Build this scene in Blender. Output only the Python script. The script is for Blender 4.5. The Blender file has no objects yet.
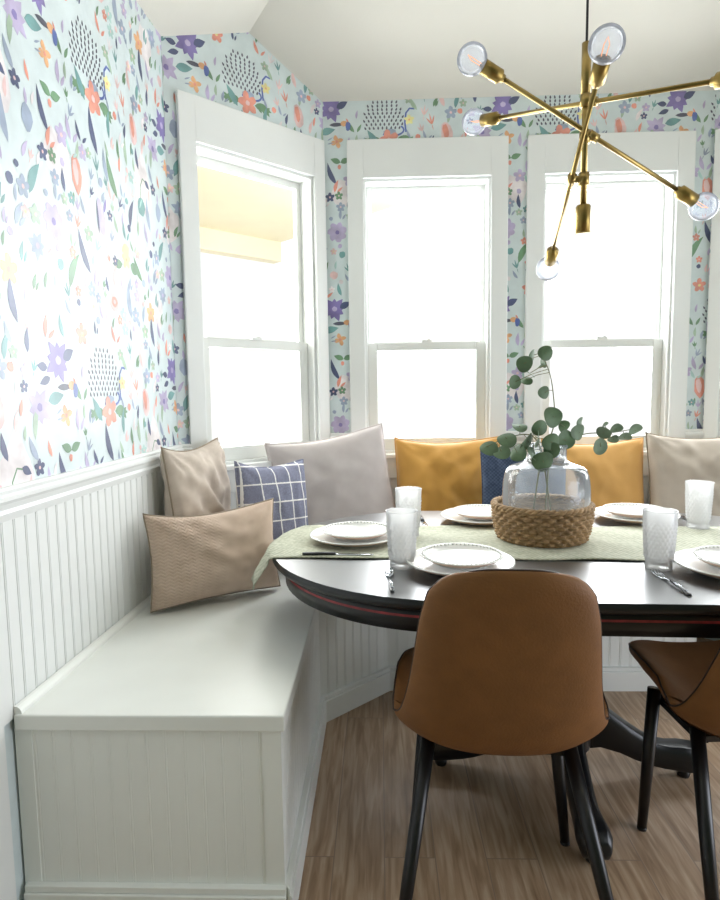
import bpy, bmesh, math, random
from mathutils import Vector, Matrix, noise as mnoise
R = math.radians
PI = math.pi
rnd = random.Random(7)
scn = bpy.context.scene
COL = scn.collection

# ------------------------------------------------------------------ materials
def srgb(c):
    return tuple((x / 12.92 if x <= 0.04045 else ((x + 0.055) / 1.055) ** 2.4) for x in [v / 255 for v in c]) + (1,)

def new_mat(name):
    m = bpy.data.materials.new(name)
    m.use_nodes = True
    nt = m.node_tree
    nt.nodes.clear()
    out = nt.nodes.new('ShaderNodeOutputMaterial')
    return m, nt, out

def mat(name, col, rough=0.5, var=0.06, scale=6.0, bump=0.0, bscale=80.0, metal=0.0, spec=0.5, stretch=(1, 1, 1), sheen=0.0, coat=0.0, detail=3.0, ior=1.5):
    """principled surface whose colour wanders a little with noise"""
    m, nt, out = new_mat(name)
    N, L = nt.nodes, nt.links
    b = N.new('ShaderNodeBsdfPrincipled')
    L.new(b.outputs[0], out.inputs[0])
    tc = N.new('ShaderNodeTexCoord')
    mp = N.new('ShaderNodeMapping')
    mp.inputs['Scale'].default_value = stretch
    L.new(tc.outputs['Object'], mp.inputs[0])
    nz = N.new('ShaderNodeTexNoise')
    nz.inputs['Scale'].default_value = scale
    nz.inputs['Detail'].default_value = detail
    L.new(mp.outputs[0], nz.inputs['Vector'])
    rp = N.new('ShaderNodeValToRGB')
    c = srgb(col)
    rp.color_ramp.elements[0].color = tuple(max(0, x * (1 - var * 2)) for x in c[:3]) + (1,)
    rp.color_ramp.elements[1].color = tuple(min(1, x * (1 + var * 2)) for x in c[:3]) + (1,)
    rp.color_ramp.elements[0].position = 0.3
    rp.color_ramp.elements[1].position = 0.7
    L.new(nz.outputs[0], rp.inputs[0])
    L.new(rp.outputs[0], b.inputs['Base Color'])
    b.inputs['Roughness'].default_value = rough
    b.inputs['Metallic'].default_value = metal
    b.inputs['IOR'].default_value = ior
    b.inputs['Specular IOR Level'].default_value = spec
    if sheen:
        b.inputs['Sheen Weight'].default_value = sheen
    if coat:
        b.inputs['Coat Weight'].default_value = coat
        b.inputs['Coat Roughness'].default_value = 0.15 if ior < 1.6 else .3
        b.inputs['Coat IOR'].default_value = ior
    if bump:
        n2 = N.new('ShaderNodeTexNoise')
        n2.inputs['Scale'].default_value = bscale
        n2.inputs['Detail'].default_value = 4
        L.new(mp.outputs[0], n2.inputs['Vector'])
        bp = N.new('ShaderNodeBump')
        bp.inputs['Strength'].default_value = bump
        bp.inputs['Distance'].default_value = 0.01
        L.new(n2.outputs[0], bp.inputs['Height'])
        L.new(bp.outputs[0], b.inputs['Normal'])
    return m

def weave_mat(name, col, col2, freq=260.0, rough=0.9, strength=0.35, slub=40.0, axes=(0, 2)):
    """cloth with a visible over-under weave"""
    m, nt, out = new_mat(name)
    N, L = nt.nodes, nt.links
    b = N.new('ShaderNodeBsdfPrincipled')
    L.new(b.outputs[0], out.inputs[0])
    tc = N.new('ShaderNodeTexCoord')
    sp = N.new('ShaderNodeSeparateXYZ')
    L.new(tc.outputs['Object'], sp.inputs[0])
    def sine(i):
        mu = N.new('ShaderNodeMath'); mu.operation = 'MULTIPLY'; mu.inputs[1].default_value = freq
        L.new(sp.outputs[i], mu.inputs[0])
        s = N.new('ShaderNodeMath'); s.operation = 'SINE'
        L.new(mu.outputs[0], s.inputs[0])
        return s
    a, c = sine(axes[0]), sine(axes[1])
    pr = N.new('ShaderNodeMath'); pr.operation = 'MULTIPLY'
    L.new(a.outputs[0], pr.inputs[0]); L.new(c.outputs[0], pr.inputs[1])
    nz = N.new('ShaderNodeTexNoise'); nz.inputs['Scale'].default_value = slub; nz.inputs['Detail'].default_value = 4
    L.new(tc.outputs['Object'], nz.inputs['Vector'])
    ad = N.new('ShaderNodeMath'); ad.operation = 'MULTIPLY_ADD'; ad.inputs[1].default_value = 0.25
    L.new(pr.outputs[0], ad.inputs[0]); L.new(nz.outputs[0], ad.inputs[2])
    rp = N.new('ShaderNodeValToRGB')
    rp.color_ramp.elements[0].color = srgb(col2); rp.color_ramp.elements[0].position = 0.25
    rp.color_ramp.elements[1].color = srgb(col); rp.color_ramp.elements[1].position = 0.7
    L.new(ad.outputs[0], rp.inputs[0]); L.new(rp.outputs[0], b.inputs['Base Color'])
    bp = N.new('ShaderNodeBump'); bp.inputs['Strength'].default_value = strength; bp.inputs['Distance'].default_value = 0.004
    L.new(ad.outputs[0], bp.inputs['Height']); L.new(bp.outputs[0], b.inputs['Normal'])
    b.inputs['Roughness'].default_value = rough
    b.inputs['Specular IOR Level'].default_value = 0.2
    b.inputs['Sheen Weight'].default_value = 0.15
    return m

def grid_mat(name, col, line, pitch=0.072, width=0.075):
    """windowpane check"""
    m, nt, out = new_mat(name)
    N, L = nt.nodes, nt.links
    b = N.new('ShaderNodeBsdfPrincipled'); L.new(b.outputs[0], out.inputs[0])
    tc = N.new('ShaderNodeTexCoord'); sp = N.new('ShaderNodeSeparateXYZ'); L.new(tc.outputs['Object'], sp.inputs[0])
    nz = N.new('ShaderNodeTexNoise'); nz.inputs['Scale'].default_value = 120; L.new(tc.outputs['Object'], nz.inputs['Vector'])
    def ln(i, off):
        a = N.new('ShaderNodeMath'); a.operation = 'MULTIPLY_ADD'; a.inputs[1].default_value = 1 / pitch; a.inputs[2].default_value = off + 50
        L.new(sp.outputs[i], a.inputs[0])
        f = N.new('ShaderNodeMath'); f.operation = 'FRACT'; L.new(a.outputs[0], f.inputs[0])
        w = N.new('ShaderNodeMath'); w.operation = 'MULTIPLY_ADD'; w.inputs[1].default_value = 0.06; w.inputs[2].default_value = width - 0.03
        L.new(nz.outputs[0], w.inputs[0])
        c = N.new('ShaderNodeMath'); c.operation = 'LESS_THAN'; L.new(f.outputs[0], c.inputs[0]); L.new(w.outputs[0], c.inputs[1])
        return c
    a, c = ln(0, .3), ln(2, .2)
    mx = N.new('ShaderNodeMath'); mx.operation = 'MAXIMUM'; L.new(a.outputs[0], mx.inputs[0]); L.new(c.outputs[0], mx.inputs[1])
    n3 = N.new('ShaderNodeTexNoise'); n3.inputs['Scale'].default_value = 200; L.new(tc.outputs['Object'], n3.inputs['Vector'])
    rp = N.new('ShaderNodeValToRGB'); cc = srgb(col)
    rp.color_ramp.elements[0].color = tuple(x * .6 for x in cc[:3]) + (1,); rp.color_ramp.elements[1].color = tuple(x * 1.5 for x in cc[:3]) + (1,)
    L.new(n3.outputs[0], rp.inputs[0])
    mi = N.new('ShaderNodeMix'); mi.data_type = 'RGBA'
    L.new(mx.outputs[0], mi.inputs['Factor']); L.new(rp.outputs[0], mi.inputs['A']); mi.inputs['B'].default_value = srgb(line)
    L.new(mi.outputs['Result'], b.inputs['Base Color'])
    b.inputs['Roughness'].default_value = .9; b.inputs['Specular IOR Level'].default_value = .2
    return m

def glass_mat(name, tint=(1, 1, 1), clear=0.85, body=(240, 245, 250), gloss=0.05, ior=1.45, bump=0.0, rim=0.0):
    """thin glass: mostly see-through, mirror sheen growing toward grazing angles"""
    m, nt, out = new_mat(name)
    N, L = nt.nodes, nt.links
    tr = N.new('ShaderNodeBsdfTransparent'); tr.inputs[0].default_value = tuple(tint) + (1,)
    df = N.new('ShaderNodeBsdfTranslucent'); df.inputs[0].default_value = srgb(body)
    d2 = N.new('ShaderNodeBsdfDiffuse'); d2.inputs[0].default_value = srgb(body)
    dm = N.new('ShaderNodeMixShader'); dm.inputs[0].default_value = .5; L.new(df.outputs[0], dm.inputs[1]); L.new(d2.outputs[0], dm.inputs[2])
    m1 = N.new('ShaderNodeMixShader')
    if rim:
        lw = N.new('ShaderNodeLayerWeight'); lw.inputs[0].default_value = .35
        mr = N.new('ShaderNodeMath'); mr.operation = 'MULTIPLY_ADD'; mr.inputs[1].default_value = rim; mr.inputs[2].default_value = 1 - clear
        mr.use_clamp = True
        L.new(lw.outputs['Facing'], mr.inputs[0]); L.new(mr.outputs[0], m1.inputs[0])
    else:
        m1.inputs[0].default_value = 1 - clear
    L.new(tr.outputs[0], m1.inputs[1]); L.new(dm.outputs[0], m1.inputs[2])
    gl = N.new('ShaderNodeBsdfGlossy'); gl.inputs['Roughness'].default_value = gloss
    fr = N.new('ShaderNodeFresnel'); fr.inputs[0].default_value = ior
    m2 = N.new('ShaderNodeMixShader'); L.new(fr.outputs[0], m2.inputs[0]); L.new(m1.outputs[0], m2.inputs[1]); L.new(gl.outputs[0], m2.inputs[2])
    L.new(m2.outputs[0], out.inputs[0])
    if bump:
        tc = N.new('ShaderNodeTexCoord'); vo = N.new('ShaderNodeTexNoise'); vo.inputs['Scale'].default_value = 30
        L.new(tc.outputs['Object'], vo.inputs['Vector'])
        bp = N.new('ShaderNodeBump'); bp.inputs['Strength'].default_value = bump; bp.inputs['Distance'].default_value = .01
        L.new(vo.outputs[0], bp.inputs['Height']); L.new(bp.outputs[0], gl.inputs['Normal'])
    return m

def emit_mat(name, col, s):
    m, nt, out = new_mat(name)
    e = nt.nodes.new('ShaderNodeEmission'); e.inputs[0].default_value = srgb(col); e.inputs[1].default_value = s
    nt.links.new(e.outputs[0], out.inputs[0])
    return m

def floor_mat():
    m, nt, out = new_mat('oak planks')
    N, L = nt.nodes, nt.links
    b = N.new('ShaderNodeBsdfPrincipled'); L.new(b.outputs[0], out.inputs[0])
    tc = N.new('ShaderNodeTexCoord')
    mp = N.new('ShaderNodeMapping'); mp.inputs['Rotation'].default_value = (0, 0, R(90)); L.new(tc.outputs['Object'], mp.inputs[0])
    br = N.new('ShaderNodeTexBrick'); br.offset = .37; br.squash = 1
    br.inputs['Color1'].default_value = (0.1, 0.1, 0.1, 1); br.inputs['Color2'].default_value = (.9, .9, .9, 1); br.inputs['Mortar'].default_value = (0, 0, 0, 1)
    br.inputs['Scale'].default_value = 1; br.inputs['Mortar Size'].default_value = .0015; br.inputs['Mortar Smooth'].default_value = .2
    br.inputs['Brick Width'].default_value = 1.1; br.inputs['Row Height'].default_value = .135
    L.new(mp.outputs[0], br.inputs['Vector'])
    m2 = N.new('ShaderNodeMapping'); m2.inputs['Scale'].default_value = (14, 1.1, 1); L.new(tc.outputs['Object'], m2.inputs[0])
    ng = N.new('ShaderNodeTexNoise'); ng.inputs['Scale'].default_value = 4.5; ng.inputs['Detail'].default_value = 7; ng.inputs['Distortion'].default_value = .6
    ad = N.new('ShaderNodeVectorMath'); ad.operation = 'MULTIPLY_ADD'; ad.inputs[1].default_value = (7, 7, 7)
    L.new(br.outputs['Color'], ad.inputs[0]); L.new(m2.outputs[0], ad.inputs[2]); L.new(ad.outputs[0], ng.inputs['Vector'])
    rp = N.new('ShaderNodeValToRGB'); e = rp.color_ramp.elements
    e[0].position = .2; e[0].color = srgb((122, 94, 70)); e[1].position = .82; e[1].color = srgb((206, 184, 158))
    x = e.new(.5); x.color = srgb((172, 144, 116))
    L.new(ng.outputs[0], rp.inputs[0])
    hs = N.new('ShaderNodeHueSaturation')
    mr = N.new('ShaderNodeMapRange'); mr.inputs['To Min'].default_value = .9; mr.inputs['To Max'].default_value = 1.08
    L.new(br.outputs['Color'], mr.inputs[0]); L.new(mr.outputs[0], hs.inputs['Value']); L.new(rp.outputs[0], hs.inputs['Color'])
    mi = N.new('ShaderNodeMix'); mi.data_type = 'RGBA'; L.new(br.outputs['Fac'], mi.inputs['Factor']); L.new(hs.outputs[0], mi.inputs['A'])
    mi.inputs['B'].default_value = srgb((140, 120, 104)); L.new(mi.outputs['Result'], b.inputs['Base Color'])
    rr = N.new('ShaderNodeMapRange'); rr.inputs['To Min'].default_value = .3; rr.inputs['To Max'].default_value = .42
    L.new(ng.outputs[0], rr.inputs[0]); L.new(rr.outputs[0], b.inputs['Roughness'])
    bp = N.new('ShaderNodeBump'); bp.inputs['Strength'].default_value = .12; bp.inputs['Distance'].default_value = .004
    L.new(ng.outputs[0], bp.inputs['Height']); L.new(bp.outputs[0], b.inputs['Normal'])
    return m

M = dict(
    trim=mat('white trim paint', (236, 238, 236), .35, .01, 3),
    bench=mat('white bench paint', (242, 244, 239), .38, .015, 4, bump=.02, bscale=12),
    ceil=mat('warm white ceiling paint', (222, 219, 210), .85, .012, 2, bump=.05, bscale=90),
    rear=mat('sage grey bounce tint', (112, 126, 98), .8, .02, 3),  # invented green for the unseen walls, tints the bounced fill light
    vinyl=mat('white sash vinyl', (232, 234, 230), .35, .01, 3),
    pane=glass_mat('window pane', clear=.985, ior=1.2, gloss=.0),
    leather=mat('cognac leather', (130, 88, 48), .6, .05, 14, bump=.12, bscale=190, spec=.35),
    piping=mat('dark piping', (52, 34, 24), .5, .05, 20),
    black=mat('black satin metal', (16, 17, 19), .35, .05, 20),
    blackwood=mat('black painted turned wood', (20, 23, 26), .32, .1, 9, bump=.03, bscale=40),
    blacktop=mat('black painted table', (22, 26, 29), .36, .1, 7, bump=.03, bscale=40, spec=1.0, coat=1.0, ior=1.78),
    red=mat('red rub through', (150, 48, 54), .5, .2, 30),
    brass=mat('aged brass', (158, 136, 84), .3, .08, 16, metal=1.0),
    brass2=mat('brass socket', (146, 124, 72), .34, .1, 20, metal=1.0),
    cord=mat('black cord', (22, 20, 18), .6, .05, 30),
    bulb=glass_mat('bulb glass', tint=(.97, .98, 1), clear=.8, body=(236, 242, 255), ior=1.2, rim=.3),
    filament=emit_mat('filament', (255, 170, 110), 1.6),
    cap=mat('bulb cap metal', (90, 84, 74), .35, .05, 20, metal=1.0),
    taupe=weave_mat('taupe linen', (210, 197, 184), (188, 174, 160), 1100, slub=25, strength=.12),
    taupe2=weave_mat('sand linen', (212, 190, 172), (190, 167, 148), 1100, slub=18, strength=.12),
    cream=weave_mat('pale greige linen', (214, 206, 204), (200, 190, 188), 1100, slub=10, strength=.1),
    cream2=weave_mat('oatmeal linen', (196, 184, 170), (180, 168, 154), 1100, slub=12, strength=.1),
    mustard=mat('mustard velvet', (206, 152, 68), .8, .03, 6, bump=.05, bscale=60, sheen=.3),
    mustard_lit=mat('lit mustard velvet', (214, 162, 88), .8, .03, 5, bump=.05, bscale=60, sheen=.3),  # mustard with the light falling on it put into a paler base colour
    navy=weave_mat('navy cotton', (78, 92, 116), (54, 66, 90), 420, slub=50),
    plaid=grid_mat('navy windowpane check', (128, 130, 150), (240, 238, 236)),
    taupe3=None,
    seam=mat('cushion seam', (150, 136, 118), .9, .05, 30),
    runner=weave_mat('sage woven runner', (198, 198, 180), (158, 162, 138), 420, slub=70, axes=(0, 1), strength=.6),
    ware=mat('white glazed stoneware', (240, 240, 236), .22, .01, 5, coat=.3),
    clay=mat('bare clay rim', (206, 178, 160), .7, .06, 30),
    tumbler=glass_mat('pressed tumbler glass', tint=(1, 1, 1), clear=.38, body=(255, 255, 255), ior=1.3, gloss=.1, rim=.25),
    jug=glass_mat('seeded jug glass', tint=(.95, .97, .98), clear=.86, body=(240, 246, 252), ior=1.4, gloss=.05, bump=.35, rim=.35),
    steel=mat('polished steel', (196, 200, 206), .16, .03, 10, metal=1.0),
    handle=mat('dark cutlery handle', (30, 32, 36), .3, .05, 20),
    wicker=mat('seagrass wicker', (164, 134, 98), .75, .22, 45, bump=.4, bscale=160, stretch=(1, 1, 4)),
    leaf=mat('eucalyptus leaf', (86, 112, 78), .55, .16, 22, sheen=.15),
    leaf2=mat('dusty eucalyptus leaf', (106, 126, 100), .6, .14, 22, sheen=.2),
    stem=mat('eucalyptus stem', (110, 112, 78), .7, .1, 30),
    soffit=mat('cream porch soffit', (222, 210, 178), .8, .02, 3),
    floor=floor_mat(),
)

def raised_mat():
    """sand linen whose left third carries raised chevron ribs"""
    m = weave_mat('ribbed sand linen', (214, 192, 174), (194, 170, 150), 1100, slub=18, strength=.12)
    nt = m.node_tree; N, L = nt.nodes, nt.links
    b = next(n for n in N if n.type == 'BSDF_PRINCIPLED')
    tc = N.new('ShaderNodeTexCoord'); sp = N.new('ShaderNodeSeparateXYZ'); L.new(tc.outputs['Object'], sp.inputs[0])
    def mth(op, a, b_=None, c=None):
        n = N.new('ShaderNodeMath'); n.operation = op
        for i, v in enumerate((a, b_, c)):
            if v is None: continue
            if isinstance(v, (int, float)): n.inputs[i].default_value = v
            else: L.new(v, n.inputs[i])
        return n.outputs[0]
    zig = mth('PINGPONG', mth('ADD', sp.outputs[0], 2.0), .012)
    ph = mth('MULTIPLY_ADD', zig, 330.0, mth('MULTIPLY', sp.outputs[2], 560.0))
    rib = mth('MULTIPLY_ADD', mth('SINE', ph), .5, .5)
    mk = N.new('ShaderNodeMapRange'); mk.inputs['From Min'].default_value = .02; mk.inputs['From Max'].default_value = -.1
    L.new(sp.outputs[0], mk.inputs[0])
    hh = mth('MULTIPLY', rib, mk.outputs[0])
    bp = N.new('ShaderNodeBump'); bp.inputs['Strength'].default_value = .5; bp.inputs['Distance'].default_value = .004
    L.new(hh, bp.inputs['Height']); L.new(bp.outputs[0], b.inputs['Normal'])
    old = b.inputs['Base Color'].links[0].from_socket
    mi = N.new('ShaderNodeMix'); mi.data_type = 'RGBA'; mi.blend_type = 'MULTIPLY'
    L.new(mth('MULTIPLY', hh, .28), mi.inputs['Factor']); L.new(old, mi.inputs['A']); mi.inputs['B'].default_value = (.62, .58, .55, 1)
    L.new(mi.outputs['Result'], b.inputs['Base Color'])
    return m
M['taupe3'] = raised_mat()

# ------------------------------------------------------------------ mesh builder
class MB:
    def __init__(s):
        s.v, s.f, s.mi, s.sm = [], [], [], []
        s.X = Matrix()
        s.m = 0
    def add(s, vs, fs, smooth=False):
        o = len(s.v)
        s.v += [tuple(s.X @ Vector(p)) for p in vs]
        for f in fs:
            s.f.append([i + o for i in f]); s.mi.append(s.m); s.sm.append(smooth)
    def box(s, a, b):
        (x0, y0, z0), (x1, y1, z1) = a, b
        s.add([(x0, y0, z0), (x1, y0, z0), (x1, y1, z0), (x0, y1, z0), (x0, y0, z1), (x1, y0, z1), (x1, y1, z1), (x0, y1, z1)],
              [(3, 2, 1, 0), (4, 5, 6, 7), (0, 1, 5, 4), (1, 2, 6, 5), (2, 3, 7, 6), (3, 0, 4, 7)])
    def prism(s, poly, z0, z1, smooth=False):
        n = len(poly)
        a = sum(poly[i][0] * poly[(i + 1) % n][1] - poly[(i + 1) % n][0] * poly[i][1] for i in range(n))
        if a < 0: poly = poly[::-1]
        s.add([(x, y, z0) for x, y in poly] + [(x, y, z1) for x, y in poly], [list(range(n))[::-1], list(range(n, 2 * n))])
        s.add([(x, y, z0) for x, y in poly] + [(x, y, z1) for x, y in poly], [(i, (i + 1) % n, (i + 1) % n + n, i + n) for i in range(n)], smooth)
    def tube(s, pts, rad, n=12, closed=False, cap=True):
        P = [Vector(p) for p in pts]
        k = len(P)
        rs = rad if isinstance(rad, (list, tuple)) else [rad] * k
        vs, fs = [], []
        ref = None
        for i in range(k):
            if closed: t = P[(i + 1) % k] - P[i - 1]
            else: t = P[min(i + 1, k - 1)] - P[max(i - 1, 0)]
            t.normalize()
            if ref is None:
                ref = Vector((0, 0, 1)) if abs(t.z) < .9 else Vector((1, 0, 0))
            u = (ref - t * ref.dot(t)).normalized(); w = t.cross(u); ref = u
            for j in range(n):
                a = 2 * PI * j / n
                vs.append(P[i] + (u * math.cos(a) + w * math.sin(a)) * rs[i])
        m = k if closed else k - 1
        for i in range(m):
            for j in range(n):
                a, b = i * n + j, i * n + (j + 1) % n
                c, d = ((i + 1) % k) * n + (j + 1) % n, ((i + 1) % k) * n + j
                fs.append((a, b, c, d))
        if cap and not closed:
            fs.append(list(range(n))[::-1]); fs.append(list(range((k - 1) * n, k * n)))
        s.add(vs, fs, True)
    def lathe(s, prof, n=48, fn=None, closed=False):
        k = len(prof)
        vs, fs = [], []
        for i, (r, z) in enumerate(prof):
            for j in range(n):
                a = 2 * PI * j / n
                rr = r + (fn(a, i, z) if fn else 0)
                vs.append((rr * math.cos(a), rr * math.sin(a), z))
        for i in range(k if closed else k - 1):
            i2 = (i + 1) % k
            for j in range(n):
                fs.append((i * n + j, i * n + (j + 1) % n, i2 * n + (j + 1) % n, i2 * n + j))
        s.add(vs, fs, True)
    def grid(s, fn, nu, nv, smooth=True):
        vs = [fn(i / nu, j / nv) for i in range(nu + 1) for j in range(nv + 1)]
        fs = [(i * (nv + 1) + j, (i + 1) * (nv + 1) + j, (i + 1) * (nv + 1) + j + 1, i * (nv + 1) + j + 1) for i in range(nu) for j in range(nv)]
        s.add(vs, fs, smooth)
    def build(s, name, mats, parent=None, bevel=0.0, solid=0.0, sub=0, off=-1, local=True):
        me = bpy.data.meshes.new(name)
        me.from_pydata(s.v, [], s.f)
        for mm in (mats if isinstance(mats, list) else [mats]): me.materials.append(mm)
        me.polygons.foreach_set('material_index', s.mi)
        me.polygons.foreach_set('use_smooth', s.sm)
        me.update()
        bm = bmesh.new(); bm.from_mesh(me)
        bmesh.ops.remove_doubles(bm, verts=bm.verts, dist=1e-5)
        if not getattr(s, 'keep', False): bmesh.ops.recalc_face_normals(bm, faces=bm.faces)
        bm.to_mesh(me); bm.free()
        o = bpy.data.objects.new(name, me)
        COL.objects.link(o)
        if parent is not None: o.parent = parent
        if bevel:
            b = o.modifiers.new('Bevel', 'BEVEL'); b.width = bevel; b.segments = 2; b.limit_method = 'ANGLE'; b.angle_limit = R(40)
        if solid:
            d = o.modifiers.new('Solidify', 'SOLIDIFY'); d.thickness = solid; d.offset = off
        if sub:
            d = o.modifiers.new('Subsurf', 'SUBSURF'); d.levels = sub; d.render_levels = sub
        return o

def tag(o, label=None, cat=None, group=None, kind=None):
    if label: o['label'] = label
    if cat: o['category'] = cat
    if group: o['group'] = group
    if kind: o['kind'] = kind
    return o

def thing(name, loc=(0, 0, 0), rz=0.0, label=None, cat=None, group=None, kind=None):
    o = bpy.data.objects.new(name, None)
    o.empty_display_size = .05
    COL.objects.link(o)
    o.location = loc; o.rotation_euler = (0, 0, rz)
    return tag(o, label, cat, group, kind)

def copy_tree(o, parent=None):
    c = o.copy(); COL.objects.link(c); c.parent = parent
    for ch in list(o.children): copy_tree(ch, c)
    return c

# ------------------------------------------------------------------ measured plan of the nook (metres)
XL, XR = -.816, 2.12            # side walls
Y1, D = 2.42, 2.982             # start of the bay, window wall
X2, X3 = -.254, 1.558           # ends of the window wall
EAVE, SLOPE = 2.59, .57
RAIL = 1.035
SEAT = .515
YB = -1.6                       # how far the room runs behind the camera
S2 = math.sqrt(.5)

# local frames: u runs along the wall, v into the room, z up
def frame(ox, oy, ux, uy):
    # v is the room-ward normal
    return Matrix(((ux, uy, 0, ox), (uy, -ux, 0, oy), (0, 0, 1, 0), (0, 0, 0, 1)))
F_BACK = frame(X2, D, 1, 0)                 # u = X - X2, v toward the camera
F_BAYL = frame(XL, Y1, S2, S2)
F_BAYR = frame(X3, D, S2, -S2)
_k = .034; _l = math.hypot(1, _k)
F_LEFT = frame(XL - _k * (Y1 - YB), YB, _k / _l, 1 / _l)     # u ~ Y - YB ; v toward the room
def wx(y): return XL - _k * (Y1 - y)                       # X of the left wall at depth y
F_RIGHT = frame(XR, Y1, 0, -1)
L_BAY = (X2 - XL) / S2
L_BACK = X3 - X2

# ------------------------------------------------------------------ wallpaper
WP = [('wallpaper ground', (212, 224, 225)), ('wp navy', (74, 84, 122)), ('wp purple', (132, 118, 178)), ('wp lilac', (188, 176, 208)),
      ('wp teal', (112, 160, 160)), ('wp green', (108, 148, 112)), ('wp coral', (230, 152, 132)), ('wp pink', (234, 198, 196)),
      ('wp orange', (236, 178, 128)), ('wp blue', (88, 110, 178)), ('wp grey blue', (156, 170, 192)), ('wp yellow', (242, 226, 156)),
      ('wp ink', (78, 80, 98)), ('wp pale teal', (174, 208, 202)), ('wp blush haze', (234, 225, 226)), ('wp sage', (166, 190, 166))]
WPI = {n.replace('wp ', ''): i for i, (n, c) in enumerate(WP)}
WPM = [mat(n, c, .4, .03 if i == 0 else .12, 14, spec=1.0) for i, (n, c) in enumerate(WP)]

class Motif:
    """polygons of one wallpaper repeat, in metres"""
    def __init__(s): s.p = []
    def poly(s, pts, c, lay=0): s.p.append((pts, WPI[c], lay))
    def leaf(s, x, y, ln, wd, a, c, lay=0, bend=0.0):
        ca, sa = math.cos(R(a)), math.sin(R(a))
        out = []
        for sd in (1, -1):
            for k in range(7):
                t = k / 6 if sd == 1 else 1 - k / 6
                if sd == -1 and k in (0, 6): continue
                w = wd * .5 * math.sin(PI * t ** .8) * sd
                b = bend * ln * math.sin(PI * t)
                px, py = ln * t, w + b
                out.append((x + px * ca - py * sa, y + px * sa + py * ca))
        s.poly(out, c, lay)
    def blob(s, x, y, rx, ry, c, lay=0, a=0, n=11, wob=.12, seed=0):
        r_ = random.Random(seed + int(x * 1000) + int(y * 777))
        ca, sa = math.cos(R(a)), math.sin(R(a))
        out = []
        for k in range(n):
            t = 2 * PI * k / n; q = 1 + r_.uniform(-wob, wob)
            px, py = rx * math.cos(t) * q, ry * math.sin(t) * q
            out.append((x + px * ca - py * sa, y + px * sa + py * ca))
        s.poly(out, c, lay)
    def star(s, x, y, r, c, n=8, lay=0, mid='lilac', a0=10):
        for k in range(n):
            s.leaf(x, y, r * (1 if k % 2 else .8), r * .5, a0 + 360 * k / n, c, lay)
        s.blob(x, y, r * .42, r * .42, c, lay + 1)
        s.blob(x, y, r * .2, r * .2, mid, lay + 2)
    def flower(s, x, y, r, c, n=5, mid='yellow', lay=0, a0=20):
        for k in range(n):
            a = R(a0 + 360 * k / n)
            s.blob(x + .58 * r * math.cos(a), y + .58 * r * math.sin(a), r * .5, r * .36, c, lay, a0 + 360 * k / n)
        s.blob(x, y, r * .22, r * .22, mid, lay + 1)
    def stroke(s, pts, w, c, lay=0):
        n = len(pts); a, b = [], []
        for i, (x, y) in enumerate(pts):
            x0, y0 = pts[max(0, i - 1)]; x1, y1 = pts[min(n - 1, i + 1)]
            l = math.hypot(x1 - x0, y1 - y0) or 1; nx, ny = -(y1 - y0) / l, (x1 - x0) / l
            a.append((x + nx * w, y + ny * w)); b.append((x - nx * w, y - ny * w))
        for i in range(n - 1): s.poly([a[i], a[i + 1], b[i + 1], b[i]], c, lay)
    def sprig(s, x, y, h, a, c, n=3, wd=.009):
        for k in range(n):
            t = k / max(1, n - 1)
            q = a + (-28 + 56 * t)
            s.leaf(x, y, h * (1 - .35 * abs(t - .5)), wd, q, c)
        s.leaf(x, y, h * .5, .003, a + 180, c)

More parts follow.
